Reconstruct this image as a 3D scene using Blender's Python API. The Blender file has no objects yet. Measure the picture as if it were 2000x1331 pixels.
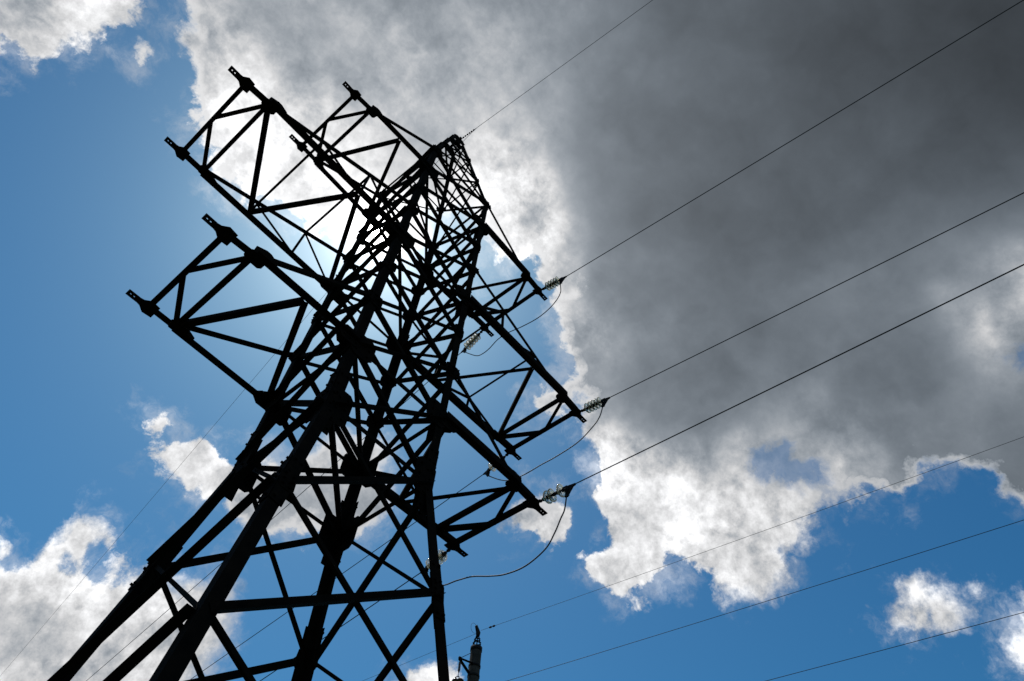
import bpy, math, random
from mathutils import Vector, Matrix
random.seed(7)
sc = bpy.context.scene
COL = sc.collection
V = Vector

EXPO = -1.0
AIR = 1.0
DUST = 0.35
SKY_TINT = (0.68, 1.50, 1.60)
OZ = 2.0
SAT = 1.25
CLOUD_GAIN = 18.0
CLOUD_DARK = (0.74, 0.89, 1.06, 1)

# ------------------------------------------------------------------ camera
CAM = V((-3.8612, -7.3313, 1.5988))
CR = V((0.64572151, -0.76157643, 0.05518225))     # right
CU = V((-0.64852677, -0.50885012, 0.56611358))    # up
CF = V((0.40305926, 0.40133888, 0.82247817))      # looking direction
cd = bpy.data.cameras.new("camera")
cd.sensor_fit = 'HORIZONTAL'; cd.sensor_width = 36.0
cd.lens = 36.0 * 1374.3 / 2000.0
cd.clip_start = 0.05; cd.clip_end = 6000
cam = bpy.data.objects.new("camera", cd); COL.objects.link(cam)
cam.matrix_world = Matrix(((CR.x, CU.x, -CF.x, CAM.x), (CR.y, CU.y, -CF.y, CAM.y), (CR.z, CU.z, -CF.z, CAM.z), (0, 0, 0, 1)))
sc.camera = cam

# ------------------------------------------------------------------ light
SUN = V((0.173059, 0.456679, 0.872637)).normalized()      # direction towards the sun
SUN_EL = math.asin(SUN.z); SUN_ROT = math.atan2(SUN.x, SUN.y)
SKY_STRENGTH = 0.1
sl = bpy.data.lights.new("sun", 'SUN'); sl.energy = 3.0; sl.angle = math.radians(0.53); sl.color = (1.0, 0.95, 0.88)
so = bpy.data.objects.new("sun", sl); COL.objects.link(so)
so.rotation_euler = SUN.to_track_quat('Z', 'Y').to_euler(); so.location = (0, 0, 60)
sc.view_settings.view_transform = 'Standard'; sc.view_settings.look = 'None'
sc.view_settings.gamma = 1.0; sc.view_settings.use_curve_mapping = False
sc.view_settings.exposure = EXPO
sc.cycles.use_denoising = True
sc.cycles.max_bounces = 8; sc.cycles.diffuse_bounces = 1; sc.cycles.glossy_bounces = 2; sc.cycles.transmission_bounces = 8; sc.cycles.transparent_max_bounces = 16

# ------------------------------------------------------------------ sky with clouds (world)
# cloud bodies: unit direction + angular radius of the billows they are made of
CLOUDS = [(0.4963, -0.0291, 0.8676, 0.3507), (0.0104, 0.2467, 0.969, 0.2654), (0.7167, -0.166, 0.6773, 0.1756), (0.3076, -0.0891, 0.9473, 0.2698),
          (0.5166, -0.3299, 0.7901, 0.1112), (0.6538, 0.2816, 0.7023, 0.1463), (-0.2262, 0.2708, 0.9357, 0.0668), (0.1165, 0.0646, 0.9911, 0.2227),
          (0.5827, -0.2579, 0.7706, 0.1717), (0.7986, -0.155, 0.5815, 0.0842), (0.5614, 0.0913, 0.8225, 0.287), (-0.0295, 0.4452, 0.8949, 0.1059),
          (0.2524, -0.2245, 0.9412, 0.1142), (0.4105, -0.3737, 0.8317, 0.0333), (0.2949, 0.3062, 0.9052, 0.0634), (0.6834, 0.3952, 0.6138, 0.0473),
          (0.4635, -0.4063, 0.7875, 0.0293), (0.1337, 0.457, 0.8794, 0.0619), (0.7855, -0.1077, 0.6094, 0.0928), (0.7527, 0.2665, 0.602, 0.0344),
          (0.334, -0.0963, 0.9376, 0.2747), (0.0046, 0.4871, 0.8733, 0.0721), (0.8313, -0.1855, 0.5239, 0.0214), (0.6383, -0.1236, 0.7598, 0.2341),
          (-0.2121, 0.3362, 0.9176, 0.0372), (-0.1403, 0.2233, 0.9646, 0.1098), (0.202, 0.0006, 0.9794, 0.2488), (0.7789, -0.1851, 0.5993, 0.0854),
          (0.4323, -0.3922, 0.8119, 0.0278), (0.4944, 0.3854, 0.7791, 0.0384), (0.6561, -0.1875, 0.731, 0.2045), (0.0413, 0.1406, 0.9892, 0.2134),
          (0.174, 0.4343, 0.8838, 0.0524), (0.7431, 0.2988, 0.5988, 0.0336), (-0.2805, 0.2753, 0.9195, 0.0218), (0.0064, 0.3395, 0.9406, 0.2028),
          (0.6139, 0.1971, 0.7644, 0.2081), (-0.086, 0.3111, 0.9465, 0.1517), (-0.1324, 0.4492, 0.8835, 0.0256), (0.6565, 0.4429, 0.6106, 0.0187),
          (0.7985, -0.1253, 0.5888, 0.0832), (0.8067, -0.1974, 0.5571, 0.0372), (-0.2885, 0.4879, 0.8239, 0.0888), (-0.339, 0.5391, 0.771, 0.0774),
          (-0.3295, 0.6109, 0.7199, 0.0251), (-0.3974, 0.5187, 0.7569, 0.0216), (-0.2937, 0.4203, 0.8585, 0.0376), (-0.3261, 0.5229, 0.7875, 0.0814),
          (-0.2695, 0.4964, 0.8252, 0.0751), (-0.3316, 0.5885, 0.7373, 0.0416), (-0.3711, 0.5182, 0.7705, 0.0419), (0.1022, 0.9179, 0.3835, 0.1123),
          (0.2615, 0.8682, 0.4218, 0.108), (0.2031, 0.887, 0.4147, 0.1165), (-0.0118, 0.9081, 0.4186, 0.0395), (0.3187, 0.815, 0.4839, 0.0503),
          (0.0927, 0.9485, 0.303, 0.0329), (0.3679, 0.8449, 0.3882, 0.0426), (0.1594, 0.8385, 0.5211, 0.0251), (0.0952, 0.8734, 0.4776, 0.0303),
          (0.0555, 0.9156, 0.3983, 0.0827), (0.1716, 0.9098, 0.3779, 0.0859), (0.3082, 0.8596, 0.4076, 0.0796), (0.0927, 0.9426, 0.3207, 0.0484),
          (0.3141, 0.8057, 0.5022, 0.0378), (0.3036, 0.8361, 0.4569, 0.0686), (0.4058, 0.8335, 0.3749, 0.0186), (0.1475, 0.8491, 0.5072, 0.025),
          (-0.0493, 0.9021, 0.4288, 0.0151), (0.0905, 0.9554, 0.2809, 0.012), (0.1028, 0.9363, 0.3359, 0.0627), (0.2088, 0.7515, 0.6258, 0.0299),
          (0.1864, 0.7552, 0.6284, 0.0247), (0.2354, 0.7619, 0.6034, 0.0152), (0.218, 0.7482, 0.6267, 0.0236), (0.1774, 0.7582, 0.6274, 0.0188),
          (0.2295, 0.7583, 0.6101, 0.0183), (0.3593, 0.6615, 0.6582, 0.0678), (0.3163, 0.7094, 0.6299, 0.058), (0.2882, 0.7445, 0.6022, 0.0274),
          (0.368, 0.6482, 0.6666, 0.0594), (0.33, 0.6936, 0.6403, 0.0622), (0.2827, 0.6983, 0.6576, 0.0239), (0.4021, 0.6399, 0.6549, 0.0311),
          (0.2967, 0.7338, 0.6112, 0.0377), (0.3698, 0.6181, 0.6937, 0.0258), (0.842, 0.1211, 0.5257, 0.0229), (0.8439, 0.1037, 0.5264, 0.0166),
          (0.8474, 0.1343, 0.5137, 0.0162), (0.848, 0.071, 0.5253, 0.0094), (0.8466, 0.0879, 0.5248, 0.0106), (0.8382, 0.1232, 0.5312, 0.0197),
          (0.8468, 0.0635, 0.5282, 0.0078), (0.8423, 0.1148, 0.5267, 0.0215), (0.8822, 0.0214, 0.4704, 0.0336), (0.8814, 0.0256, 0.4716, 0.0334),
          (0.8918, 0.0067, 0.4524, 0.0133), (0.5736, 0.6657, 0.4773, 0.0345), (0.5662, 0.6822, 0.4627, 0.019), (0.5913, 0.6579, 0.4664, 0.0193),
          (0.5733, 0.4831, 0.6618, 0.036), (0.5824, 0.4679, 0.6648, 0.0257), (0.5634, 0.4844, 0.6692, 0.0291), (-0.1768, 0.4963, 0.8499, 0.0049),
          (-0.1699, 0.4935, 0.853, 0.004), (0.1368, 0.7519, 0.6449, 0.0083), (0.1393, 0.7478, 0.6492, 0.007), (0.0734, 0.4934, 0.8667, 0.0365),
          (0.1195, 0.4837, 0.867, 0.0326), (0.045, 0.5089, 0.8596, 0.0294), (0.1644, 0.4792, 0.8622, 0.0236), (-0.0081, 0.531, 0.8473, 0.0315),
          (0.2877, 0.3096, 0.9063, 0.0427), (0.2657, 0.2509, 0.9308, 0.0419), (0.272, 0.1976, 0.9418, 0.1097), (0.3645, 0.2247, 0.9037, 0.1055),
          (0.177, 0.3099, 0.9342, 0.0961), (0.2431, 0.2827, 0.9279, 0.0769)]
GAPS = [(0.7019, 0.1863, 0.6874, 0.0139), (0.6951, 0.2003, 0.6905, 0.0104), (0.7126, 0.1801, 0.6781, 0.0072), (0.7278, 0.1629, 0.6662, 0.0048),
          (0.7371, 0.1526, 0.6583, 0.0047), (0.7224, 0.1695, 0.6704, 0.0045), (0.717, -0.1147, 0.6876, 0.0076), (0.7227, -0.1253, 0.6797, 0.0075),
          (0.7245, -0.1313, 0.6767, 0.0054), (0.326, 0.3773, 0.8668, 0.0135), (0.3332, 0.3738, 0.8656, 0.0118), (0.3212, 0.378, 0.8683, 0.0126)]
# how much light comes through the cloud deck, by direction (x, y, z, angular reach, relative brightness)
DENS = [(-0.0982, 0.4392, 0.893, 0.0653, 0.527), (-0.0624, 0.3527, 0.9337, 0.0969, 0.357), (0.0212, 0.2612, 0.965, 0.1005, 0.34), (0.0751, 0.3466, 0.935, 0.0924, 0.357),
          (0.0002, 0.4497, 0.8932, 0.0765, 0.425), (0.0004, 0.5154, 0.8569, 0.0571, 0.527), (0.0621, 0.4746, 0.878, 0.0595, 0.95), (0.1074, 0.1621, 0.9809, 0.1143, 0.32),
          (0.211, 0.0744, 0.9747, 0.1146, 0.17), (0.2882, -0.0633, 0.9555, 0.1195, 0.085), (0.3701, -0.1748, 0.9124, 0.1106, 0.06), (0.4359, -0.2701, 0.8585, 0.0903, 0.05),
          (0.1891, 0.2475, 0.9503, 0.0951, 0.42), (0.2893, 0.1758, 0.941, 0.1025, 0.26), (0.3808, 0.0748, 0.9216, 0.1127, 0.13), (0.4563, -0.0592, 0.8878, 0.1222, 0.11),
          (0.5336, -0.1901, 0.8241, 0.0972, 0.085), (0.2719, 0.2786, 0.9211, 0.0563, 0.72), (0.3077, 0.3257, 0.894, 0.0644, 0.75), (0.376, 0.2515, 0.8919, 0.0782, 0.26),
          (0.4421, 0.1612, 0.8823, 0.1037, 0.19), (0.5383, 0.0325, 0.8421, 0.1157, 0.15), (0.6128, -0.1108, 0.7824, 0.0851, 0.208), (0.4227, 0.3337, 0.8426, 0.0651, 0.55),
          (0.4922, 0.2608, 0.8305, 0.0923, 0.22), (0.5633, 0.1283, 0.8162, 0.1074, 0.17), (0.6453, 0.0201, 0.7637, 0.0987, 0.169), (0.6777, -0.1083, 0.7273, 0.0605, 0.5),
          (0.732, -0.0814, 0.6765, 0.0487, 0.34), (0.7255, 0.0067, 0.6882, 0.0873, 0.169), (0.5483, 0.3685, 0.7507, 0.057, 0.65), (0.5908, 0.2771, 0.7577, 0.0766, 0.27),
          (0.6535, 0.201, 0.7297, 0.0866, 0.22), (0.7107, 0.1173, 0.6936, 0.0751, 0.3), (0.7525, 0.0978, 0.6513, 0.048, 0.5), (0.7757, -0.0088, 0.6311, 0.0606, 0.26),
          (0.6237, 0.3665, 0.6905, 0.0621, 0.7), (0.6636, 0.3118, 0.6801, 0.0608, 0.55), (0.7074, 0.2318, 0.6677, 0.0585, 0.7), (0.6755, 0.3926, 0.6242, 0.06, 0.55),
          (0.7255, 0.3073, 0.6159, 0.058, 0.5), (0.7354, 0.2334, 0.6361, 0.0445, 0.45), (-0.249, 0.5321, 0.8092, 0.076, 0.62), (-0.2152, 0.5073, 0.8345, 0.0318, 0.7),
          (0.1555, 0.849, 0.505, 0.0489, 1.0247), (0.1506, 0.8731, 0.4637, 0.0571, 0.6831), (0.222, 0.8512, 0.4756, 0.0602, 0.6831), (0.1821, 0.8951, 0.407, 0.0546, 0.4277),
          (0.2532, 0.8707, 0.4216, 0.0682, 0.5465), (0.3059, 0.807, 0.5052, 0.0469, 0.55), (0.3518, 0.807, 0.4744, 0.0406, 0.42), (0.1996, 0.7547, 0.625, 0.0496, 0.52),
          (0.277, 0.7347, 0.6193, 0.0447, 0.45), (0.321, 0.6807, 0.6585, 0.0601, 0.42), (0.3835, 0.647, 0.659, 0.0612, 0.38), (0.3363, 0.7181, 0.6093, 0.0518, 0.36),
          (0.3794, 0.6127, 0.6933, 0.0416, 0.42), (0.8467, 0.1103, 0.5205, 0.0485, 0.8), (0.878, 0.0372, 0.4771, 0.0442, 0.85), (0.5671, 0.6621, 0.4899, 0.0433, 0.6),
          (0.5711, 0.4858, 0.6617, 0.0416, 0.48)]
w = bpy.data.worlds.new("World"); sc.world = w; w.use_nodes = True
try: w.cycles.sampling_method = 'MANUAL'; w.cycles.sample_map_resolution = 256
except Exception: pass
nt = w.node_tree; nt.nodes.clear(); N = nt.nodes; L = nt.links
def nd(t, **k):
    n = N.new(t)
    for a, b in k.items(): setattr(n, a, b)
    return n
def put(sock, v):
    if hasattr(v, 'links') or isinstance(v, bpy.types.NodeSocket): L.new(v, sock)
    else: sock.default_value = v
def math_(op, a, b=None, c=None, clamp=False):
    n = nd('ShaderNodeMath', operation=op); n.use_clamp = clamp; put(n.inputs[0], a)
    if b is not None: put(n.inputs[1], b)
    if c is not None: put(n.inputs[2], c)
    return n.outputs[0]
def vmath(op, a, b=None, s=None):
    n = nd('ShaderNodeVectorMath', operation=op); put(n.inputs[0], a)
    if b is not None: put(n.inputs[1], b)
    if s is not None: put(n.inputs['Scale'], s)
    return n.outputs['Value'] if op in ('DISTANCE', 'DOT_PRODUCT', 'LENGTH') else n.outputs[0]
def noise(vec, scale, detail, rough=0.5, col=False, lac=2.0, dist=0.0):
    n = nd('ShaderNodeTexNoise'); n.inputs['Scale'].default_value = scale; n.inputs['Detail'].default_value = detail
    n.inputs['Roughness'].default_value = rough; n.inputs['Lacunarity'].default_value = lac; n.inputs['Distortion'].default_value = dist
    put(n.inputs['Vector'], vec); return n.outputs['Color'] if col else n.outputs['Fac']
def mrange(v, a, b, c=0.0, d=1.0, smooth=True):
    n = nd('ShaderNodeMapRange'); n.interpolation_type = 'SMOOTHSTEP' if smooth else 'LINEAR'; n.clamp = True
    put(n.inputs['Value'], v)
    for i, x in zip((1, 2, 3, 4), (a, b, c, d)): put(n.inputs[i], x)
    return n.outputs['Result']
def mix(f, a, b):
    n = nd('ShaderNodeMix', data_type='RGBA'); put(n.inputs[0], f); put(n.inputs[6], a); put(n.inputs[7], b); return n.outputs[2]
tc = nd('ShaderNodeTexCoord'); DIR = vmath('NORMALIZE', tc.outputs['Generated'])
sky = nd('ShaderNodeTexSky', sky_type='NISHITA'); sky.sun_disc = False
sky.sun_elevation = SUN_EL; sky.sun_rotation = SUN_ROT; sky.air_density = AIR; sky.dust_density = DUST; sky.ozone_density = OZ
L.new(DIR, sky.inputs[0])
hs = nd('ShaderNodeHueSaturation'); hs.inputs['Saturation'].default_value = SAT; L.new(sky.outputs[0], hs.inputs['Color'])
SKYC = vmath('MULTIPLY', hs.outputs[0], SKY_TINT)
# turbulence that frays the billows
w1 = vmath('SUBTRACT', noise(DIR, 9.0, 3.0, 0.6, True), (0.5, 0.5, 0.5))
w2 = vmath('SUBTRACT', noise(DIR, 32.0, 4.0, 0.65, True), (0.5, 0.5, 0.5))
WD = vmath('ADD', vmath('ADD', DIR, vmath('SCALE', w1, s=0.045)), vmath('SCALE', w2, s=0.022))
def field(cs, k):
    o = None
    for x, y, z, r in cs:
        n = nd('ShaderNodeMath', operation='SUBTRACT'); n.inputs[0].default_value = r
        L.new(vmath('DISTANCE', WD, (x, y, z)), n.inputs[1])
        o = n.outputs[0] if o is None else math_('SMOOTH_MAX', o, n.outputs[0], k)
    return o
SD = field(CLOUDS, 0.02); GD = field(GAPS, 0.01)
# clouds of the rest of the sky, well away from the mapped part
away = mrange(vmath('DOT_PRODUCT', DIR, tuple(CF)), 0.70, 0.58)
far_f = math_('MULTIPLY_ADD', noise(DIR, 2.3, 4.0, 0.55), 0.5, -0.265)
far_f = math_('SUBTRACT', far_f, math_('MULTIPLY', math_('SUBTRACT', 1.0, away), 0.5))
SD = math_('MAXIMUM', SD, far_f)
def voro(vec, scale, detail, rough=0.5, smooth=0.35):
    n = nd('ShaderNodeTexVoronoi', feature='SMOOTH_F1'); n.normalize = False
    n.inputs['Scale'].default_value = scale; n.inputs['Detail'].default_value = detail; n.inputs['Roughness'].default_value = rough
    n.inputs['Smoothness'].default_value = smooth; put(n.inputs['Vector'], vec); return n.outputs['Distance']
BV = vmath('ADD', DIR, vmath('SCALE', w2, s=0.020))
bil = voro(BV, 13.0, 2.0, 0.55)          # cauliflower lobes, 0 in the middle of a lobe
f1 = math_('SUBTRACT', noise(WD, 20.0, 6.5, 0.60), 0.5)
f2 = math_('SUBTRACT', noise(vmath('ADD', DIR, (3.1, 1.7, 0.4)), 70.0, 4.5, 0.68), 0.5)
sdb = math_('MULTIPLY_ADD', math_('SUBTRACT', 0.78, bil), 0.034, SD)
sde = math_('ADD', math_('MULTIPLY_ADD', f1, 0.070, sdb), math_('MULTIPLY', f2, 0.022))
soft = mrange(noise(DIR, 4.0, 2.0), 0.42, 0.66, 0.006, 0.022)      # some edges crisp, others dissolving
COVER = mrange(sde, math_('MULTIPLY', soft, -1.0), soft)
gapf = math_('MULTIPLY_ADD', f1, -0.09, math_('MULTIPLY', GD, -1.0))
COVER = math_('MULTIPLY', COVER, mrange(gapf, -0.012, 0.014, 0.12, 1.0))
wisp = mrange(math_('ADD', SD, math_('MULTIPLY', math_('SUBTRACT', noise(WD, 14.0, 7.0, 0.68), 0.52), 0.26)), -0.03, 0.06, 0.0, 0.42)
# optical depth grows inwards: thin edges glow white with the light coming through, the middle is grey
num = None; den = None
bw = vmath('ADD', DIR, vmath('SCALE', vmath('SUBTRACT', noise(DIR, 5.0, 2.0, 0.55, True), (0.5, 0.5, 0.5)), s=0.16))
for x, y, z, r, b in DENS:
    d2 = math_('POWER', math_('DIVIDE', vmath('DISTANCE', bw, (x, y, z)), r), 2.0)
    g = math_('EXPONENT', math_('MULTIPLY', d2, -1.0))
    num = math_('MULTIPLY', g, b) if num is None else math_('MULTIPLY_ADD', g, b, num)
    den = math_('ADD', g, 0.0001) if den is None else math_('ADD', g, den)
base = math_('DIVIDE', math_('ADD', num, 0.0001 * 0.25), den)
lump = noise(vmath('ADD', DIR, vmath('SCALE', w1, s=0.12)), 7.0, 5.0, 0.5)
lump2 = noise(vmath('ADD', DIR, vmath('SCALE', w2, s=0.03)), 22.0, 5.5, 0.55)
lump0 = noise(vmath('ADD', DIR, (5.2, 0.3, 1.1)), 3.4, 3.0, 0.5)
base = math_('MULTIPLY', base, math_('MULTIPLY_ADD', math_('SUBTRACT', lump0, 0.5), 1.0, 1.0))
lum = math_('MULTIPLY', base, math_('MULTIPLY_ADD', math_('SUBTRACT', lump, 0.5), 1.15, 1.0))
lum = math_('MULTIPLY', lum, math_('MULTIPLY_ADD', math_('SUBTRACT', lump2, 0.5), mrange(base, 0.12, 0.5, 0.25, 1.5), 1.0))
lobe = math_('SUBTRACT', bil, 0.48)
thin = mrange(base, 0.16, 0.55, 0.10, 1.0)
lum = math_('MULTIPLY', lum, math_('MULTIPLY_ADD', lobe, math_('MULTIPLY', thin, 0.9), 1.0))
grain = math_('MULTIPLY_ADD', f1, 1.1, math_('MULTIPLY', f2, 0.9))
lum = math_('MULTIPLY', lum, math_('MULTIPLY_ADD', grain, math_('MULTIPLY', thin, 1.25), 1.0))
cs = math_('MINIMUM', vmath('DOT_PRODUCT', DIR, tuple(SUN)), 0.999999)
ang = math_('ARCCOSINE', cs)
near = math_('EXPONENT', math_('MULTIPLY', ang, -3.6))
edge = mrange(math_('ADD', sde, math_('MULTIPLY', math_('SUBTRACT', lump2, 0.5), 0.05)), 0.004, math_('MULTIPLY_ADD', near, 0.075, 0.028), 1.0, 0.0)
rimb = math_('MULTIPLY', mrange(math_('ADD', math_('ADD', lump2, math_('MULTIPLY', grain, 0.35)), math_('MULTIPLY', lobe, 0.5)), 0.30, 0.66, 0.36, 1.08), math_('MULTIPLY_ADD', near, 0.65, 0.50))
lum = math_('MAXIMUM', lum, math_('MULTIPLY', edge, rimb))
# forward scattering round the sun (aureole) and the disc itself
au1 = math_('MULTIPLY', math_('EXPONENT', math_('MULTIPLY', math_('POWER', math_('DIVIDE', ang, 0.018), 1.3), -1.0)), 14.0)
au2 = math_('MULTIPLY', math_('EXPONENT', math_('MULTIPLY', math_('POWER', math_('DIVIDE', ang, 0.095), 1.3), -1.0)), 1.0)
au3 = math_('MULTIPLY', math_('EXPONENT', math_('MULTIPLY', ang, -4.0)), 0.20)
disc = mrange(ang, 0.0060, 0.0050, 0.0, 300.0)
lum = math_('ADD', lum, math_('MULTIPLY', au2, 0.45))
tint = nd('ShaderNodeMix', data_type='RGBA'); put(tint.inputs[0], mrange(lum, 0.08, 0.75)); tint.inputs[6].default_value = CLOUD_DARK; tint.inputs[7].default_value = (0.98, 0.985, 1.0, 1)
cloudc = vmath('SCALE', tint.outputs[2], s=math_('MULTIPLY', lum, CLOUD_GAIN))
# sky and cloud light in the same units
cover = math_('MAXIMUM', COVER, wisp)
out = mix(cover, SKYC, cloudc)
glow = math_('MULTIPLY', math_('ADD', math_('ADD', au1, au3), math_('MULTIPLY', au2, math_('SUBTRACT', 1.0, cover))), CLOUD_GAIN)
gl = nd('ShaderNodeCombineXYZ'); 
put(gl.inputs[0], glow); put(gl.inputs[1], glow); put(gl.inputs[2], glow)
out = vmath('ADD', out, gl.outputs[0])
dv = nd('ShaderNodeCombineXYZ')
for i in range(3): put(dv.inputs[i], math_('MULTIPLY', disc, CLOUD_GAIN))
out = vmath('ADD', out, dv.outputs[0])
bg = nd('ShaderNodeBackground'); bg.inputs['Strength'].default_value = SKY_STRENGTH; L.new(out, bg.inputs['Color'])
wo = nd('ShaderNodeOutputWorld'); L.new(bg.outputs[0], wo.inputs['Surface'])

# ------------------------------------------------------------------ materials
def material(name, base, rough=0.6, metal=0.0, vary=0.35, scale=6.0, bump=0.0, second=None, spec=0.5):
    m = bpy.data.materials.new(name); m.use_nodes = True
    t = m.node_tree; b = t.nodes['Principled BSDF']
    b.inputs['Roughness'].default_value = rough; b.inputs['Metallic'].default_value = metal
    b.inputs['Specular IOR Level'].default_value = spec
    geo = t.nodes.new('ShaderNodeNewGeometry')
    n = t.nodes.new('ShaderNodeTexNoise'); n.inputs['Scale'].default_value = scale; n.inputs['Detail'].default_value = 8; n.inputs['Roughness'].default_value = 0.65
    t.links.new(geo.outputs['Position'], n.inputs['Vector'])
    r = t.nodes.new('ShaderNodeValToRGB')
    c2 = second or tuple(min(1, c * (1 + vary)) for c in base)
    c1 = tuple(c * (1 - vary) for c in base)
    r.color_ramp.elements[0].color = (*c1, 1); r.color_ramp.elements[0].position = 0.35
    r.color_ramp.elements[1].color = (*c2, 1); r.color_ramp.elements[1].position = 0.70
    t.links.new(n.outputs['Fac'], r.inputs['Fac']); t.links.new(r.outputs['Color'], b.inputs['Base Color'])
    if bump:
        bp = t.nodes.new('ShaderNodeBump'); bp.inputs['Strength'].default_value = bump; bp.inputs['Distance'].default_value = 0.01
        n2 = t.nodes.new('ShaderNodeTexNoise'); n2.inputs['Scale'].default_value = scale * 12; n2.inputs['Detail'].default_value = 4
        t.links.new(geo.outputs['Position'], n2.inputs['Vector']); t.links.new(n2.outputs['Fac'], bp.inputs['Height']); t.links.new(bp.outputs['Normal'], b.inputs['Normal'])
    return m
STEEL = material('dark_painted_steel', (0.0075, 0.0072, 0.0072), 0.9, 0.0, 0.4, 5.0, 0.05, second=(0.014, 0.010, 0.008), spec=0.03)
PLATE = material('plate_steel', (0.007, 0.0068, 0.0068), 0.9, 0.0, 0.4, 7.0, 0.05, second=(0.013, 0.009, 0.007), spec=0.03)
WIRE = material('weathered_aluminium_strand', (0.030, 0.032, 0.036), 0.6, 0.3, 0.3, 20.0)
IRON = material('galvanised_iron', (0.014, 0.014, 0.015), 0.7, 0.1, 0.3, 30.0, spec=0.15)
CAPM = material('insulator_cap_iron', (0.045, 0.038, 0.032), 0.6, 0.3, 0.4, 40.0, second=(0.09, 0.055, 0.035))
CONC = material('spun_concrete', (0.040, 0.037, 0.033), 0.95, 0.0, 0.35, 3.0, 0.4, second=(0.07, 0.064, 0.056), spec=0.1)
FOOT = material('footing_concrete', (0.28, 0.27, 0.25), 0.9, 0.0, 0.3, 4.0, 0.5)
GRASS = material('meadow_grass', (0.045, 0.06, 0.022), 0.95, 0.0, 0.5, 0.35, 0.6, second=(0.075, 0.08, 0.035))
gm = bpy.data.materials.new('insulator_glass'); gm.use_nodes = True
gb = gm.node_tree.nodes['Principled BSDF']
gb.inputs['Base Color'].default_value = (1.0, 0.99, 0.93, 1); gb.inputs['Roughness'].default_value = 0.03
gb.inputs['Transmission Weight'].default_value = 1.0; gb.inputs['IOR'].default_value = 1.5
gt = gm.node_tree
gn = gt.nodes.new('ShaderNodeTexNoise'); gn.inputs['Scale'].default_value = 40
gr = gt.nodes.new('ShaderNodeMapRange'); gr.inputs[3].default_value = 0.02; gr.inputs[4].default_value = 0.12
gt.links.new(gn.outputs['Fac'], gr.inputs[0]); gt.links.new(gr.outputs[0], gb.inputs['Roughness'])
gtr = gt.nodes.new('ShaderNodeBsdfTranslucent'); gtr.inputs['Color'].default_value = (0.92, 0.86, 0.66, 1)      # warm translucent tint mixed in to brighten the backlit discs
gmx = gt.nodes.new('ShaderNodeMixShader'); gmx.inputs[0].default_value = 0.20
gt.links.new(gb.outputs[0], gmx.inputs[1]); gt.links.new(gtr.outputs[0], gmx.inputs[2])
gt.links.new(gmx.outputs[0], gt.nodes['Material Output'].inputs['Surface'])

# ------------------------------------------------------------------ mesh helpers
def mesh_obj(name, verts, faces, mat, parent=None, mw=None, smooth=False):
    me = bpy.data.meshes.new(name); me.from_pydata([tuple(v) for v in verts], [], faces); me.materials.append(mat)
    if smooth: me.polygons.foreach_set('use_smooth', [True] * len(me.polygons))
    me.update(); return place(name, me, parent, mw)
def place(name, me, parent=None, mw=None):
    o = bpy.data.objects.new(name, me); COL.objects.link(o)
    if parent is not None: o.parent = parent
    if mw is not None: o.matrix_local = mw
    return o
def empty(name, loc=(0, 0, 0), mw=None):
    o = bpy.data.objects.new(name, None); o.empty_display_size = 0.3; COL.objects.link(o); o.location = loc
    if mw is not None: o.matrix_world = mw
    return o
def tag(o, label, cat, group=None):
    o['label'] = label; o['category'] = cat
    if group: o['group'] = group
    return o
def basis(z, xhint):
    z = V(z).normalized(); x = V(xhint) - V(xhint).dot(z) * z; x.normalize(); y = z.cross(x)
    return x, y, z
def frame(o, x, y, z):
    return Matrix(((x[0], y[0], z[0], o[0]), (x[1], y[1], z[1], o[1]), (x[2], y[2], z[2], o[2]), (0, 0, 0, 1)))
_angle = {}
def angle_mesh(b, t, mat):
    """unit-length rolled steel angle: corner at the origin, flanges along +x and +y, length along z"""
    k = (b, t, mat.name)
    if k not in _angle:
        pts = [(0, 0), (b, 0), (b, t * 0.7), (t * 1.25, t), (t, t * 1.25), (t * 0.7, b), (0, b)]
        n = len(pts); vs = [(x, y, z) for z in (0, 1) for x, y in pts]
        fs = [(i, (i + 1) % n, n + (i + 1) % n, n + i) for i in range(n)] + [tuple(range(n))[::-1], tuple(range(n, 2 * n))]
        me = bpy.data.meshes.new('steel_angle'); me.from_pydata(vs, [], fs); me.materials.append(mat); _angle[k] = me
    return _angle[k]
def member(name, parent, p, q, b, nrm, t=None, centre=True, flip=False, mat=None):
    """angle bar from p to q; one flange lies in the plane whose normal is nrm, the other points against nrm (inwards)"""
    p = V(p); q = V(q); d = q - p; Ln = d.length; z = d / Ln
    nrm = V(nrm).normalized(); y = -(nrm - nrm.dot(z) * z).normalized()
    x = y.cross(z)
    if flip: x = -x
    off = -x * b / 2 if centre else V((0, 0, 0))
    m = frame(p + off, x, y, z * Ln)
    return place(name, angle_mesh(b, t or max(0.006, b * 0.1), mat or STEEL), parent, m)
bolt_v, bolt_f = [], []
def bolt(c, n, r=0.016, h=0.022):
    x, y, z = basis(n, (0.31, 0.52, 0.79)); k = len(bolt_v); c = V(c)
    for hh in (0, h):
        for i in range(6):
            a = i * math.pi / 3; bolt_v.append(c + x * r * math.cos(a) + y * r * math.sin(a) + z * hh)
    for i in range(6): bolt_f.append((k + i, k + (i + 1) % 6, k + 6 + (i + 1) % 6, k + 6 + i))
    bolt_f.append(tuple(k + 6 + i for i in range(6)))
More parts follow.
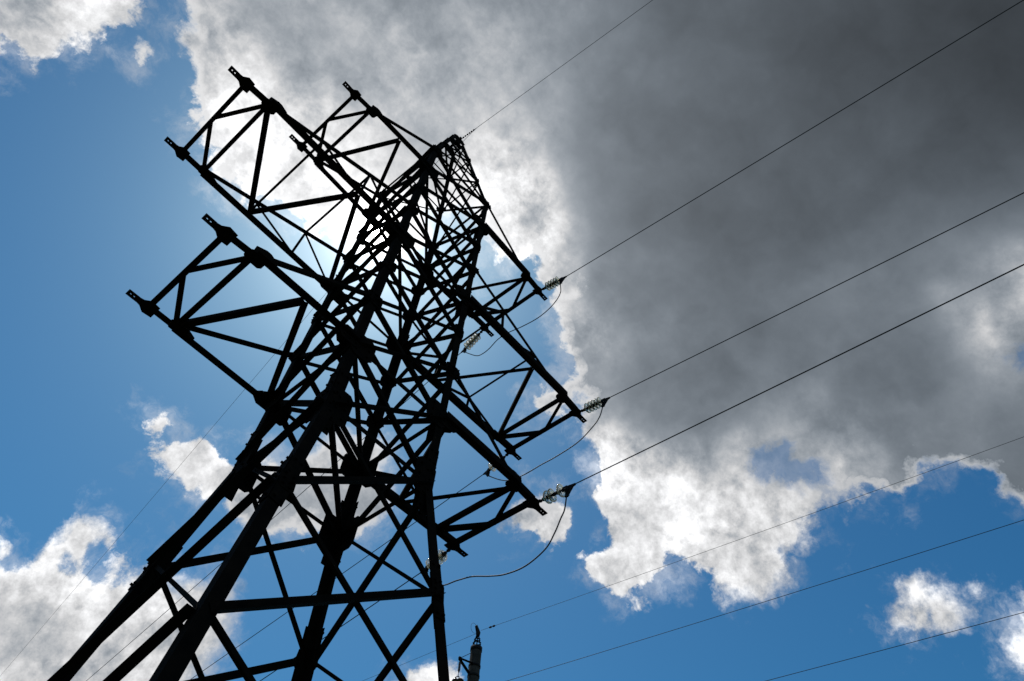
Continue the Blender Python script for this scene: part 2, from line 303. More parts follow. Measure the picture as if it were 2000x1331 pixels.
def plate(name, parent, c, nrm, up, pts, th=0.012, bolts=(), holes=(), mat=None):
    """flat plate: outline pts (u, v) in the plane normal to nrm, v along up"""
    nrm = V(nrm).normalized(); v = (V(up) - V(up).dot(nrm) * nrm).normalized(); u = v.cross(nrm); c = V(c); n = len(pts)
    vs = [c + u * a + v * b + nrm * s for s in (-th / 2, th / 2) for a, b in pts]
    fs = [(i, n + i, n + (i + 1) % n, (i + 1) % n) for i in range(n)] + [tuple(range(n)), tuple(range(n, 2 * n))[::-1]]
    o = mesh_obj(name, vs, fs, mat or PLATE, parent)
    for a, b in bolts:
        P = c + u * a + v * b; bolt(P + nrm * th / 2, nrm, 0.018, 0.03); bolt(P - nrm * th / 2, -nrm, 0.015, 0.03)
    return o
def octo(w, h, cut=0.3):
    a, b = w / 2, h / 2; c = min(w, h) * cut
    return [(-a, -b + c), (-a + c, -b), (a - c, -b), (a, -b + c), (a, b - c), (a - c, b), (-a + c, b), (-a, b - c)]
def tube(name, pts, r, mat, parent=None, sides=8, closed_ends=True, mw=None, radii=None):
    pts = [V(p) for p in pts]; vs, fs = [], []; n = len(pts)
    d0 = (pts[1] - pts[0]).normalized(); x = d0.orthogonal().normalized()
    for i, p in enumerate(pts):
        d = (pts[min(i + 1, n - 1)] - pts[max(i - 1, 0)]).normalized()
        x = (x - x.dot(d) * d).normalized(); y = d.cross(x); rr = radii[i] if radii else r
        for k in range(sides):
            a = 2 * math.pi * k / sides; vs.append(p + (x * math.cos(a) + y * math.sin(a)) * rr)
    for i in range(n - 1):
        for k in range(sides):
            a, b = i * sides + k, i * sides + (k + 1) % sides; fs.append((a, b, b + sides, a + sides))
    fs.append(tuple(range(sides))[::-1]); fs.append(tuple(range((n - 1) * sides, n * sides)))
    return mesh_obj(name, vs, fs, mat, parent, mw, True)
def lathe_mesh(name, prof, mat, seg=24, closed=False):
    vs, fs = [], []; n = len(prof)
    for r, z in prof:
        for k in range(seg):
            a = 2 * math.pi * k / seg; vs.append((r * math.cos(a), r * math.sin(a), z))
    for i in range(n if closed else n - 1):
        j = (i + 1) % n
        for k in range(seg):
            fs.append((i * seg + k, i * seg + (k + 1) % seg, j * seg + (k + 1) % seg, j * seg + k))
    if not closed:
        fs.append(tuple(range(seg))[::-1]); fs.append(tuple(range((n - 1) * seg, n * seg)))
    me = bpy.data.meshes.new(name); me.from_pydata(vs, [], fs); me.materials.append(mat)
    me.polygons.foreach_set('use_smooth', [True] * len(me.polygons)); me.update(); return me
def spline(pts, per=8):
    pts = [V(p) for p in pts]; P = [2 * pts[0] - pts[1]] + pts + [2 * pts[-1] - pts[-2]]; out = []
    for i in range(1, len(P) - 2):
        a, b, c, d = P[i - 1:i + 3]
        for k in range(per):
            t = k / per; out.append(0.5 * ((2 * b) + (c - a) * t + (2 * a - 5 * b + 4 * c - d) * t * t + (3 * b - a - 3 * c + d) * t ** 3))
    out.append(pts[-1]); return out

# ------------------------------------------------------------------ ground
n = 60; S = 3000.0; gv, gf = [], []
def gz(x, y):
    r = math.hypot(x, y)
    return 0.0 if r < 12 else min(1.0, (r - 12) / 80) * (math.sin(x * 0.021 + 1) * math.cos(y * 0.017) * 0.9 + math.sin(x * 0.004) * 2.0) - 0.0
axis = [-S * (1 - i / 30) ** 2.6 if i < 30 else S * ((i - 30) / 30) ** 2.6 for i in range(61)]
for yy in axis:
    for xx in axis: gv.append((xx, yy, gz(xx, yy)))
for j in range(60):
    for i in range(60): a = j * 61 + i; gf.append((a, a + 1, a + 62, a + 61))
g = mesh_obj('ground', gv, gf, GRASS); g['kind'] = 'structure'
gp = None

# ------------------------------------------------------------------ lattice tower
TW = tag(empty('transmission_tower'), 'tall dark steel lattice pylon with three pairs of crossarms standing against the sun', 'pylon')
ZW = 9.05; KW = 0.1536
def hw(z):
    if z > 19.3: return 1.0 + (0.17 - 1.0) * (z - 19.3) / (23.85 - 19.3)
    return 1.0 if z >= ZW else 1.0 + KW * (ZW - z)
SG = {'A': (-1, 1), 'B': (-1, -1), 'C': (1, 1), 'D': (1, -1)}
def leg(k, z, out=0.0):
    a, b = SG[k]; h = hw(z) + out; return V((a * h, b * h, z))
OUT = 0.045                                   # outer corner of the leg angles
def leg_seg(name, k, z0, z1, b):
    a, bb = SG[k]; p, q = leg(k, z0, OUT), leg(k, z1, OUT); d = q - p
    z = d.normalized(); x = V((-a, 0, 0)); x = (x - x.dot(z) * z).normalized(); y = V((0, -bb, 0)); y = (y - y.dot(z) * z - y.dot(x) * x).normalized()
    return place(name, angle_mesh(b, b * 0.11, STEEL), TW, frame(p, x, y, z * d.length))
ZN = [0.35, 3.1, 5.2, 7.15, ZW, 10.5, 11.8, 13.07, 14.33, 15.6, 16.8, 17.98, 19.3]
for k in 'ABCD':
    leg_seg('leg', k, 0.15, ZW, 0.160); leg_seg('leg', k, ZW, 14.4, 0.155); leg_seg('leg', k, 14.4, 19.3, 0.140)
    leg_seg('peak_leg', k, 19.3, 23.8, 0.09)
FACES = [('A', 'B', (-1, 0, 0)), ('C', 'D', (1, 0, 0)), ('A', 'C', (0, 1, 0)), ('B', 'D', (0, -1, 0))]
def fpt(k, z, nrm, out=OUT):
    """point on leg k pushed only along the face normal, pulled a little in from the corner"""
    p = leg(k, z); h = hw(z); nrm = V(nrm); lat = V((p.x, p.y, 0)) - nrm * V((p.x, p.y, 0)).dot(nrm)
    return V((nrm.x * (h + out), nrm.y * (h + out), z)) + lat * (1 - 0.03 / h)
big_nodes = {ZW: (0.40, 0.66), 10.5: (0.44, 0.52), 14.33: (0.42, 0.48), 17.98: (0.38, 0.44)}
for i, j, nrm in FACES:
    nv = V(nrm)
    for a, (z0, z1) in enumerate(zip(ZN[:-1], ZN[1:])):
        b = 0.108 if z1 <= ZW else (0.096 if z1 < 12 else 0.088)
        member('diagonal_brace', TW, fpt(i, z0, nrm, OUT + 0.006), fpt(j, z1, nrm, OUT + 0.006), b, -nv)
        member('diagonal_brace', TW, fpt(j, z0, nrm, OUT - 0.020), fpt(i, z1, nrm, OUT - 0.020), b * (0.48 if z1 <= ZW else 0.78), nv)
    for z in (ZW, 10.5, 14.33, 17.98, 19.3):
        member('horizontal_brace', TW, fpt(i, z, nrm, OUT - 0.034), fpt(j, z, nrm, OUT - 0.034), 0.075 if z < 12 else 0.063, nv)
    for k in (i, j):
        s = 1 if (fpt(k, 5, nrm) - fpt(j if k == i else i, 5, nrm)).dot(V((nrm[1], -nrm[0], 0)) * 1.0) > 0 else -1
        inw = (fpt(j if k == i else i, 5, nrm) - fpt(k, 5, nrm)); inw.z = 0; inw.normalize()
        for z in ZN[3:]:
            wd, ht = big_nodes.get(z, (0.22, 0.30) if z < ZW else (0.25, 0.30))
            c = leg(k, z); c = V((nrm[0] * (hw(z) + OUT), nrm[1] * (hw(z) + OUT), z)) + (V((c.x, c.y, 0)) - nv * V((c.x, c.y, 0)).dot(nv)) - inw * OUT * 0 + inw * (wd / 2 - 0.06)
            pn = (nv + V((0, 0, KW if z <= 7.2 else 0))).normalized()
            plate('gusset_plate', TW, c + pn * 0.018, pn, (0, 0, 1), octo(wd, ht, 0.2), 0.012,
                  [(sx * wd * 0.26, sz * ht * 0.30) for sx in (-1, 1) for sz in (-1, 0, 1)])
# splice plates with their rows of bolts where the flared base meets the shaft
for k in 'ABCD':
    a, b = SG[k]
    for z0, z1, wd in ((8.45, 9.75, 0.19), (14.1, 14.85, 0.16), (6.75, 7.6, 0.185)):
        for nrm in ((a, 0, 0), (0, b, 0)):
            nv = V(nrm); zc = (z0 + z1) / 2; h = hw(zc); lat = V((0, b, 0)) if nrm[0] else V((a, 0, 0)); inw = -lat
            up = (leg(k, z1) - leg(k, z0)) if z0 < 8 else V((0, 0, 1))
            c = nv * (h + OUT + 0.010) + lat * (h + OUT) + inw * (wd / 2) + V((0, 0, zc))
            pn = nv - nv.dot(up.normalized()) * up.normalized(); pn.normalize()
            nb = 6 if z1 - z0 > 1 else 4
            plate('splice_plate', TW, c, pn, up, [(-wd / 2, -(z1 - z0) / 2), (wd / 2, -(z1 - z0) / 2), (wd / 2, (z1 - z0) / 2), (-wd / 2, (z1 - z0) / 2)], 0.012,
                  [(sx * wd * 0.27, (t / (nb - 1) - 0.5) * (z1 - z0) * 0.86) for sx in (-1, 1) for t in range(nb)])
# plan bracing: one diagonal at each main level
for z, b in ((ZW, 0.075), (10.5, 0.07), (14.33, 0.063), (17.98, 0.063)):
    member('plan_brace', TW, leg('B', z) + V((0.03, 0.03, 0.0)), leg('C', z) - V((0.03, 0.03, 0.0)), b, (0, 0, -1))

# ------------------------------------------------------------------ crossarms
def tongue(c, s, x0, ln):
    """flat drilled tongue of the hanger plate: a strip of cells with two of them left out"""
    ys = [-0.058, -0.012, 0.012, 0.058]; xs = [0.0, 0.060, 0.084, 0.120, 0.144, ln]; vs, fs = [], []
    for i in range(5):
        for k in range(3):
            if k == 1 and i in (1, 3): continue
            n0 = len(vs)
            for zz in (-0.008, 0.008):
                for a, b_ in ((i, k), (i + 1, k), (i + 1, k + 1), (i, k + 1)): vs.append((c.x + s * (x0 + xs[a]), c.y + ys[b_], c.z + zz))
            for f in ((0, 1, 2, 3), (4, 5, 6, 7), (0, 1, 5, 4), (1, 2, 6, 5), (2, 3, 7, 6), (3, 0, 4, 7)): fs.append(tuple(n0 + q for q in f))
    mesh_obj('hanger_tongue', vs, fs, PLATE, TW)
def arm(side, z, xN, xT, w, btall, bch, btie, start, nseg, big):
    """side -1/+1; lower chords horizontal at z, ties rise from the nose to the node above; start = 'f' or 'b': the side
    (-y front, +y back) from which the floor zigzag starts at the nose"""
    s = side; dn = V((0, 0, -1)); ztie = btall
    X0 = s * 1.0
    P = {}
    for y in (-1, 1):
        root = V((X0, y * 1.0, z)); nose = V((s * xN, y * w, z)); tip = V((s * xT, y * w, z - 0.03)); up = V((X0, y * 1.0, ztie))
        P[y] = (root, nose, tip, up)
        oy = V((0, y * 0.075, 0))
        member('crossarm_chord', TW, root + oy, nose + oy * 0.9, bch * 1.28, dn)
        member('crossarm_nose', TW, nose + oy * 0.4 - V((s * 0.18, 0, 0)), tip, bch * 1.15, dn)
        member('crossarm_tie', TW, up + oy, nose + oy * 0.4 + V((0, 0, 0.05)), btie, (0, y, 0))
        # nose gusset and root gussets
        hb = big
        for c, ww, hh in ((nose + oy * 0.5, hb * 0.52, hb * 0.80), ):
            plate('gusset_plate', TW, c - V((s * hb * 0.10, y * 0.045, 0.012)), (0, 0, -1), (1, 0, 0), octo(ww, hh, 0.22), 0.012,
                  [(sx * ww * 0.25, sz * hh * 0.30) for sx in (-1, 1) for sz in (-1, 0, 1)])
        plate('gusset_plate', TW, nose + V((-s * hb * 0.35, y * 0.085, hb * 0.13)), (0, y, 0), (0, 0, 1), [(-hb * 0.5, -0.07), (hb * 0.5, -0.07), (hb * 0.5, 0.08), (hb * 0.1, 0.16), (-hb * 0.1, 0.16), (-hb * 0.5, 0.08)], 0.012)
        plate('gusset_plate', TW, root + V((s * hb * 0.30, y * 0.078, 0.0)), (0, y, 0), (0, 0, 1), octo(hb * 1.1, hb * 0.8), 0.012,
              [(sx * hb * 0.30, sz * hb * 0.2) for sx in (-1, 0, 1) for sz in (-1, 1)])
        plate('gusset_plate', TW, root + V((s * hb * 0.25, y * 0.0, -0.016)), (0, 0, -1), (1, 0, 0), octo(hb * 0.8, hb * 1.0), 0.012)
        plate('gusset_plate', TW, up + V((s * 0.03, y * 0.072, -0.03)), (0, y, 0), (0, 0, 1), octo(hb * 0.62, hb * 0.6), 0.012,
              [(sx * hb * 0.16, sz * hb * 0.16) for sx in (-1, 1) for sz in (-1, 1)])
        # hanger plate: wide hexagon at the tip running out into a drilled tongue
        q = hb * 0.32; L1 = hb * 0.40
        pts = [(-q, -L1 * 0.8), (q, -L1 * 0.8), (q * 1.15, L1 * 0.15), (q * 0.55, L1 * 0.72), (0.055, L1 + 0.02), (-0.055, L1 + 0.02), (-q * 0.55, L1 * 0.72), (-q * 1.15, L1 * 0.15)]
        th = plate('hanger_plate', TW, tip + V((0, 0, -0.022)), (0, 0, -1), (s, 0, 0), pts, 0.016, [(0.5 * q * sx, -L1 * 0.5) for sx in (-1, 1)])
        tongue(tip + V((0, 0, -0.022)), s, L1 + 0.02, 0.19)
    # tip bar, cross bar and the V between them
    def bar(p, q, b=0.066, n=dn, nm='crossarm_brace', dz=0.0, mat=None):
        return member(nm, TW, V(p) + V((0, 0, dz)), V(q) + V((0, 0, dz)), b, n)
    bb = 0.088 if z < 14 else 0.080
    tb, tf = P[1][2], P[-1][2]; nb, nf = P[1][1], P[-1][1]
    bar(tb, tf, bb, dz=-0.012); bar(nb, nf, bb, dz=0.004)
    mid = (tb + tf) / 2
    bar(nb, mid + V((0, 0.05, 0)), bb, dz=-0.030); bar(nf, mid - V((0, 0.05, 0)), bb, dz=-0.030)
    # zigzag of the floor back to the body
    y = -1 if start == 'f' else 1
    prev = P[y][1]; yy = y
    for i in range(1, nseg + 1):
        yy = -yy; f = i / nseg
        nxt = P[yy][1].lerp(P[yy][0], f)
        if i == nseg: nxt = nxt + V((s * 0.12, 0, 0))
        bar(prev, nxt, bb * 1.12, dz=-0.02 - 0.008 * (i % 2)); prev = nxt
    if nseg == 3:
        # the longest arms: posts and diagonals in both side trusses, cross ties on top
        T = {}
        for y in (-1, 1):
            root, nose, tip, up = P[y]
            for f in (1 / 3, 2 / 3):
                lo = nose.lerp(root, f); hi = nose.lerp(up, f); T[(y, f)] = hi
                member('crossarm_post', TW, lo + V((0, y * 0.07, 0)), hi + V((0, y * 0.03, 0)), 0.045, (0, y, 0))
            member('crossarm_post', TW, T[(y, 1 / 3)] + V((0, y * 0.05, 0)), nose.lerp(root, 2 / 3) + V((0, y * 0.05, 0)), 0.050, (0, y, 0))
            member('crossarm_post', TW, T[(y, 2 / 3)] + V((0, y * 0.05, 0)), root + V((s * 0.1, y * 0.05, 0)), 0.050, (0, y, 0))
        for f in (1 / 3, 2 / 3): member('crossarm_post', TW, T[(-1, f)], T[(1, f)], 0.050, (0, 0, -1))
    return P
ARMS = {}
for s in (-1, 1):
    ARMS[(s, 'L')] = arm(s, 10.5, 2.96, 3.44, 0.985, 11.86, 0.105, 0.066, 'b' if s < 0 else 'f', 2, 0.40)
    ARMS[(s, 'M')] = arm(s, 14.32, 4.35, 4.84, 1.0, 15.72, 0.110, 0.060, 'f' if s < 0 else 'b', 3, 0.37)
    ARMS[(s, 'T')] = arm(s, 17.97, 2.85, 3.34, 0.96, 19.28, 0.095, 0.056, 'b' if s < 0 else 'f', 2, 0.34)

# ------------------------------------------------------------------ peak
ZP = [19.3, 20.9, 22.45, 23.75]
for i, j, nrm in FACES:
    nv = V(nrm)
    for z0, z1 in zip(ZP[:-1], ZP[1:]):
        for (p, q, o) in ((i, j, 0.012), (j, i, 0.0)):
            a = leg(p, z0) * 1.0; b = leg(q, z1) * 1.0
            off = nv * (OUT + o); member('peak_brace', TW, a + off, b + off, 0.045, -nv if o else nv)
    for k in (i, j):
        other = j if k == i else i
        for z in ZP[:-1]:
            inw = (leg(other, z) - leg(k, z)).normalized(); wd = 0.20 if z > 19.5 else 0.30
            plate('gusset_plate', TW, leg(k, z) + nv * (OUT + 0.01) + inw * wd * 0.25, nv, (0, 0, 1), octo(wd, wd * 1.1), 0.010, [(sx * wd * 0.2, sz * wd * 0.25) for sx in (-1, 1) for sz in (-1, 1)])
for z in (20.9, 22.45):
    for i, j, nrm in FACES: member('peak_brace', TW, leg(i, z) + V(nrm) * 0.02, leg(j, z) + V(nrm) * 0.02, 0.040, nrm)
# head of the peak: a small frame of plates that holds the earth wire
hv = 0.215
for nrm in ((1, 0, 0), (-1, 0, 0), (0, 1, 0), (0, -1, 0)):
    nv = V(nrm); plate('peak_head_plate', TW, nv * (hv + (0.004 if nrm[0] else 0)) + V((0, 0, 23.86)), nv, (0, 0, 1), [(-0.21, -0.16), (0.21, -0.16), (0.21, 0.10), (0.12, 0.17), (-0.12, 0.17), (-0.21, 0.10)], 0.014, [(-0.12, 0), (0.12, 0)])
member('peak_head_bar', TW, (-0.24, 0, 23.98), (0.24, 0, 23.98), 0.10, (0, 0, -1)); member('peak_head_bar', TW, (0, -0.30, 23.93), (0, 0.30, 23.93), 0.09, (0, 0, -1))

bolt_o = mesh_obj('bolts', bolt_v, bolt_f, PLATE, TW); bolt_o['kind'] = 'stuff'

# concrete footings with anchor plates
for k, nm in (('A', 'back left'), ('B', 'front left'), ('C', 'back right'), ('D', 'front right')):
    p = leg(k, 0.0); vs = []
    for zz, hh in ((-0.4, 0.55), (0.10, 0.45), (0.14, 0.42)):
        for sx, sy in ((-1, -1), (1, -1), (1, 1), (-1, 1)): vs.append(p + V((sx * hh, sy * hh, zz)))
    fs = [(0, 1, 5, 4), (1, 2, 6, 5), (2, 3, 7, 6), (3, 0, 4, 7), (4, 5, 9, 8), (5, 6, 10, 9), (6, 7, 11, 10), (7, 4, 8, 11), (8, 9, 10, 11)]
    fo = mesh_obj('concrete_footing', vs, fs, FOOT); tag(fo, 'square concrete footing under the %s leg of the lattice pylon' % nm, 'footing', 'concrete footings of the pylon')
    plate('base_plate', TW, p + V((0, 0, 0.15)), (0, 0, 1), (0, 1, 0), octo(0.42, 0.42, 0.1), 0.02)

# ------------------------------------------------------------------ insulator strings
GLASS_P = [(0.030, 0.000), (0.060, 0.004), (0.095, 0.016), (0.118, 0.034), (0.128, 0.056), (0.127, 0.064), (0.121, 0.058), (0.110, 0.044),
           (0.104, 0.064), (0.099, 0.064), (0.094, 0.040), (0.082, 0.036), (0.078, 0.058), (0.073, 0.058), (0.068, 0.032), (0.054, 0.028), (0.050, 0.046), (0.045, 0.046), (0.040, 0.022), (0.030, 0.016)]
glass_me = lathe_mesh('glass_disc', GLASS_P, gm, 28, True)
cap_me = lathe_mesh('metal_cap', [(0.018, -0.070), (0.030, -0.066), (0.038, -0.050), (0.040, -0.020), (0.058, -0.006), (0.060, 0.006), (0.046, 0.014), (0.030, 0.020), (0.018, 0.030), (0.016, 0.060)], CAPM, 16)
def string(mw, discs, L, label, clamp_scale=1.0):
    """+z runs from the hanger plate to the wire, +x points down"""
    t = empty('insulator_string', mw=mw); tag(t, label, 'insulator', 'glass insulator strings on the crossarms')
    tube('shackle', [(0, 0, -0.03), (0, 0, 0.03), (0, 0, discs[0] - 0.06)], 0.012, IRON, t, 8, radii=[0.024, 0.026, 0.014])
    ring = [(0.0, 0.034 * math.cos(a), 0.03 + 0.034 * math.sin(a)) for a in [i * math.pi / 5 for i in range(11)]]
    tube('link_ring', ring, 0.010, IRON, t, 6)
    for a in discs:
        cap = place('insulator_disc', glass_me, t, Matrix.Translation((0, 0, a)))
        place('metal_cap', cap_me, cap, Matrix.Identity(4))
    # rods between discs that stand apart
    pr = discs[0]
    for a in discs[1:]:
        if a - pr > 0.16:
            tube('connecting_rod', [(0, 0, pr + 0.04), (0, 0, pr + 0.07), (0, 0, a - 0.09), (0, 0, a - 0.05)], 0.02, IRON, t, 8, radii=[0.018, 0.030, 0.034, 0.026])
        pr = a
    e = discs[-1] + 0.05
    tube('connecting_rod', [(0, 0, e), (0, 0, e + 0.05)], 0.016, IRON, t, 8)
    # wedge clamp: two cheeks and a body, the tail drops to where the jumper leaves
    z0 = e + 0.03; z1 = L
    body = [(z0, -0.032), (z0 + 0.10, -0.036), (z1 - 0.03, -0.012), (z1, -0.010), (z1, 0.016), (z1 - 0.05, 0.030), (z1 - 0.13, 0.15), (z1 - 0.16, 0.21), (z1 - 0.22, 0.205), (z1 - 0.215, 0.14), (z1 - 0.20, 0.055), (z0, 0.036)]
    def prism(name, pts, y0, y1, mat):
        nn = len(pts); vs = [(x, yy, z) for yy in (y0, y1) for z, x in pts]
        fs = [(i, (i + 1) % nn, nn + (i + 1) % nn, nn + i) for i in range(nn)] + [tuple(range(nn))[::-1], tuple(range(nn, 2 * nn))]
        return mesh_obj(name, vs, fs, mat, t)
    prism('tension_clamp', body, -0.016, 0.016, IRON)
    for y in (-0.030, 0.022): prism('clamp_cheek', [(z0 + 0.02, -0.030), (z0 + 0.12, -0.034), (z1 - 0.14, 0.05), (z1 - 0.17, 0.13), (z1 - 0.21, 0.12), (z1 - 0.22, 0.05), (z0 + 0.02, 0.03)], y, y + 0.008, IRON)
    for i in range(3):
        zz = z1 - 0.19; xx = 0.05 + i * 0.045
        tube('clamp_bolt', [(xx, -0.055, zz + i * 0.006), (xx, 0.055, zz + i * 0.006)], 0.010, IRON, t, 6)
    return t
def unit_dir(az, slope):
    a = math.radians(az); return V((math.cos(a), math.sin(a), slope)).normalized()
def smat(P, d):
    z = d.normalized(); down = V((0, 0, -1)); x = (down - down.dot(z) * z).normalized(); y = z.cross(x); return frame(P, x, y, z)
D5 = [0.17, 0.285, 0.40, 0.515, 0.63]; D4 = [0.19, 0.315, 0.44, 0.565]
G3 = [0.19, 0.31, 0.57]
def conductor(name, S, az, slope, curv, T, r, label, cat, group, n=70):
    a = math.radians(az); pts = []
    for i in range(n + 1):
        t = T * (i / n) ** 1.6; pts.append(V((S.x + math.cos(a) * t, S.y + math.sin(a) * t, S.z + slope * t + curv * t * t)))
    o = tube(name, pts, r, WIRE, None, 6); tag(o, label, cat, group); return o
RW = 'line wires leaving to the right'; LW = 'line wires leaving to the lower left'
ends = {}
for lv, pos, zz, discs, azr, azs, L, sr, azb, azbs, Lb in (
    ('L', 'lowest', 10.5, G3, -90.8, -91, 0.97, -0.07, 86.5, 82.0, 1.04),
    ('M', 'middle', 14.32, D5, -88.6, -88.0, 0.93, -0.08, 87.0, 82.5, 1.04),
    ('T', 'top', 17.97, D5, -87.6, -85.0, 0.90, -0.05, 84.6, 80.5, 1.07)):
    for y, side in ((-1, 'right'), (1, 'left')):
        tip = ARMS[(1, lv)][y][2]
        if y < 0: az, azst, LL, sl_ = azr, azs, L, sr
        else: az, azst, LL, sl_ = azb, azbs, Lb, -0.06
        st = tip + V((0.03, y * 0.13, -0.03))
        LL2 = LL - 0.13
        d = unit_dir(azst, sl_); mw = smat(st, d)
        ds = [a for a in (G3 if lv == 'L' or (lv == 'M' and y > 0) else D5)]
        k = (LL2 - 0.28) / 0.69; ds = [a * k if k < 1 else a for a in ds]
        lab = {('L', -1): 'short glass insulator string with gapped discs at the lowest right crossarm front tip',
               ('L', 1): 'glass insulator string half hidden behind the right leg below the lowest right crossarm',
               ('M', -1): 'row of clear glass insulator discs on the outer tip of the longest right crossarm',
               ('M', 1): 'glass insulator string crossing behind the lowest right crossarm chord',
               ('T', -1): 'row of clear glass insulator discs at the top right crossarm front tip',
               ('T', 1): 'glass insulator string beside the pylon body behind the top right crossarm'}[(lv, y)]
        string(mw, ds, LL2, lab)
        E_ = mw @ V((0, 0, LL2)); J = mw @ V((0.20, 0, LL2 - 0.19)); ends[(lv, y)] = (E_, J)
        wl = ('thick power cable running to the right edge from the %s right crossarm' if y < 0 else 'thin power cable running to the lower left behind the %s right crossarm') % pos
        conductor('power_cable', mw @ V((0.0, 0, LL2 - 0.02)), az, sl_, 0.0005, 110 if y < 0 else 130, 0.0105 if y < 0 else 0.0105, wl, 'power cable', RW if y < 0 else LW)
JP = {'L': (3.4, [(-1.70, 9.92), (-1.62, 9.78), (-1.48, 9.53), (-1.28, 9.30), (-0.85, 9.17), (-0.39, 9.22), (0.0, 9.36), (0.45, 9.56), (0.85, 9.66), (1.30, 9.76)]),
      'M': (4.8, [(-1.60, 13.72), (-1.37, 13.52), (-0.97, 13.33), (-0.36, 13.28), (0.10, 13.30), (0.55, 13.30), (1.0, 13.38), (1.35, 13.58)]),
      'T': (3.3, [(-1.66, 17.22), (-1.50, 16.94), (-1.21, 16.78), (-0.85, 16.75), (-0.33, 16.88), (0.15, 17.06), (0.50, 17.08), (0.80, 16.92), (1.05, 16.90), (1.30, 17.04)])}
for lv, (x, pts) in JP.items():
    a = ends[(lv, -1)][1]; b = ends[(lv, 1)][1]
    P = [a] + [V((x, y, z)) for y, z in pts] + [b]
    P = [V((a.x + (b.x - a.x) * (q.y - a.y) / (b.y - a.y), q.y, q.z)) for q in P]
    o = tube('jumper_cable', spline(P, 8), 0.0125, WIRE, None, 8)
    tag(o, 'slack jumper cable looping under the tip of the %s right crossarm' % {'L': 'lowest', 'M': 'middle', 'T': 'top'}[lv], 'jumper cable', 'jumper cables under the right crossarms')
# earth wire on the peak
st = V((0.03, -0.30, 23.92)); d = unit_dir(-86.3, -0.045)
ew = empty('earth_wire_fitting', mw=smat(st, d)); tag(ew, 'small chain of links holding the thin earth wire at the very top of the pylon', 'wire fitting')
for i in range(6):
    tube('chain_link', [(0, 0, 0.02 + i * 0.085), (0, 0, 0.045 + i * 0.085), (0, 0, 0.065 + i * 0.085), (0, 0, 0.085 + i * 0.085)], 0.02, IRON, ew, 8, radii=[0.012, 0.028, 0.026, 0.012])
conductor('earth_wire', st + d * 0.5, -86.3, -0.045, 0.0005, 110, 0.0065, 'hair-thin earth wire rising from the pylon peak to the top edge', 'earth wire', RW)
conductor('earth_wire', V((0.0, 0.30, 23.92)), 81.6, -0.045, 0.0005, 140, 0.0060, 'hair-thin earth wire falling from the pylon peak to the lower left corner', 'earth wire', LW)
tube('earth_wire_bond', spline([st + d * 0.62, st + d * 0.35 + V((0, 0, -0.22)), V((0.10, -0.20, 23.72))], 6), 0.006, WIRE, TW, 6)

# ------------------------------------------------------------------ concrete pole beyond the pylon
PX, PY = 13.30, 10.05
PO = empty('concrete_pole', (PX, PY, 0)); tag(PO, 'round concrete utility pole with a steel bracket on top at the bottom edge', 'utility pole')
shaft_top = 16.62
me = lathe_mesh('shaft', [(0.33, -0.3), (0.33, 0.0), (0.318, 2), (0.28, 6), (0.245, 10), (0.215, 14), (0.205, shaft_top - 0.02), (0.185, shaft_top)], CONC, 32); place('shaft', me, PO, Matrix.Identity(4))
me = lathe_mesh('top_band', [(0.205, shaft_top - 0.14), (0.222, shaft_top - 0.14), (0.222, shaft_top + 0.01), (0.10, shaft_top + 0.02)], IRON, 28); place('top_band', me, PO, Matrix.Identity(4))
for a in (0, 1, 2, 3):
    an = math.radians(45 + 90 * a); c, s_ = math.cos(an), math.sin(an)
    member('bracket_leg', PO, (c * 0.215, s_ * 0.215, shaft_top - 0.12), (c * 0.04, s_ * 0.04, 17.20), 0.045, (c, s_, 0.2))
for z in (16.78, 16.93):
    rr = 0.215 - (z - shaft_top + 0.12) / (17.22 - shaft_top + 0.12) * 0.18
    for a in range(4):
        a0 = math.radians(45 + 90 * a); a1 = math.radians(135 + 90 * a)
        member('bracket_rung', PO, (math.cos(a0) * rr, math.sin(a0) * rr, z), (math.cos(a1) * rr, math.sin(a1) * rr, z + 0.05), 0.035, (0, 0, -1))
plate('bracket_head', PO, (0.0, 0, 17.26), (0, 1, 0), (0, 0, 1), [(-0.07, -0.14), (0.06, -0.14), (0.09, 0.00), (0.17, 0.19), (0.12, 0.25), (-0.02, 0.12), (-0.10, 0.03)], 0.07, mat=IRON)
# side arm with its rod
arm_tip = V((-0.78, 0, 15.83))
member('side_arm', PO, (-0.15, 0, 15.52), arm_tip, 0.07, (0, -1, 0)); member('side_arm', PO, (-0.12, -0.12, 15.90), arm_tip + V((0.02, -0.03, 0)), 0.05, (0, -1, 0))
tube('tie_rod', [arm_tip + V((0.03, 0, 0.02)), (-0.20, 0, 16.34)], 0.012, IRON, PO, 6)
tube('arm_eye', [arm_tip + V((-0.03, 0, 0)), arm_tip + V((0.03, 0, 0.01))], 0.055, IRON, PO, 10)
for z in (15.5, 15.88, 13.0):
    me = lathe_mesh('arm_band', [(0.214, z - 0.04), (0.226, z - 0.04), (0.226, z + 0.04), (0.214, z + 0.04)], IRON, 28, True); place('arm_band', me, PO, Matrix.Identity(4))
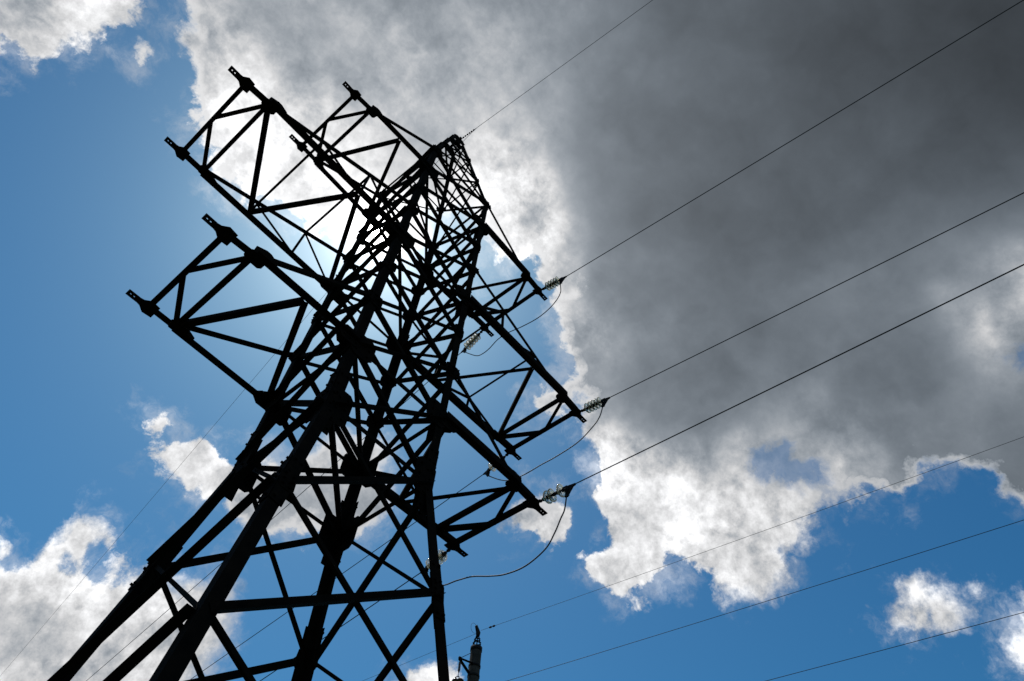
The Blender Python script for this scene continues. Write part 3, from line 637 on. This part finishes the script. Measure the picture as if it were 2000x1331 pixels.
# right-hand arms lower down that carry the two other wires
member('side_arm', PO, (0.1, 0, 15.28), (0.55, 0, 15.32), 0.07, (0, -1, 0))
member('side_arm', PO, (0.1, 0, 13.6), (2.15, 0, 13.95), 0.09, (0, -1, 0)); member('side_arm', PO, (0.1, 0, 13.1), (2.10, 0, 13.93), 0.06, (0, -1, 0))
DARKG = material('dark_insulator', (0.03, 0.025, 0.02), 0.25, 0.0, 0.3, 20.0)
lo_me = lathe_mesh('hanging_disc', [(0.03, 0.05), (0.05, 0.02), (0.11, -0.01), (0.135, -0.05), (0.12, -0.06), (0.03, -0.04)], DARKG, 20)
hs_ = empty('hanging_insulator', (PX + arm_tip.x + 0.03, PY, arm_tip.z)); tag(hs_, 'dark rod insulator hanging from the left side arm of the concrete pole', 'insulator')
tube('suspension_link', [(0, 0, 0.0), (0, 0, -0.14)], 0.014, IRON, hs_, 8)
place('rod_body', lathe_mesh('rod_body', [(0.02, -0.12), (0.042, -0.15)] + [(0.030 + 0.018 * (i % 2), -0.17 - i * 0.022) for i in range(15)] + [(0.02, -0.53)], DARKG, 16), hs_, Matrix.Identity(4))
tube('suspension_link', [(0, 0, -0.52), (0, 0, -0.66)], 0.010, IRON, hs_, 8)
for i, (dx, dz) in enumerate(((-0.10, -0.84), (0.10, -0.74), (0.02, -1.0), (0.18, -0.95))):
    place('hanging_disc', lo_me, hs_, Matrix.Translation((dx, -0.02 * i, dz)))
tube('yoke_bar', [(-0.14, 0, -0.78), (0.0, 0, -0.66), (0.2, 0, -0.74)], 0.02, IRON, hs_, 6)
# pole wires
top = V((PX + 0.09, PY - 0.06, 17.37))
conductor('pole_wire', top, -86.6, -0.05, 0.0005, 110, 0.0065, 'thin upper wire running right from the tip of the concrete pole', 'overhead wire', 'wires of the concrete pole')
conductor('pole_wire', V((PX - 0.05, PY + 0.06, 17.20)), 95.6, -0.05, 0.0005, 110, 0.0065, 'thin wire running down left behind the pylon from the concrete pole tip', 'overhead wire', 'wires of the concrete pole')
conductor('pole_wire', V((13.82, PY - 0.08, 15.31)), -86.5, -0.05, 0.0005, 110, 0.0085, 'middle of the three wires crossing the blue sky at the lower right', 'overhead wire', 'wires of the concrete pole')
conductor('pole_wire', V((15.43, PY, 13.93)), -86.5, -0.05, 0.0005, 110, 0.0085, 'lowest wire cutting across the bottom right corner of the sky', 'overhead wire', 'wires of the concrete pole')
cw = empty('wire_clamp', (0, 0, 0)); tag(cw, 'pair of small clamps on the thin wire just right of the concrete pole tip', 'wire clamp')
dw = unit_dir(-86.6, -0.05)
for t in (0.46, 0.62):
    c = top + dw * t; tube('clamp_body', [c - dw * 0.07, c - dw * 0.04, c + dw * 0.04, c + dw * 0.07], 0.03, IRON, cw, 8, radii=[0.01, 0.036, 0.036, 0.01])
loop = [top + V((-0.28 + 0.16 * math.cos(a) - 0.02, 0.10, -0.02 + 0.20 * math.sin(a))) for a in [math.radians(20 + i * 22) for i in range(14)]]
tube('wire_loop', loop, 0.006, WIRE, PO, 6, mw=Matrix.Translation((-PX, -PY, 0)))
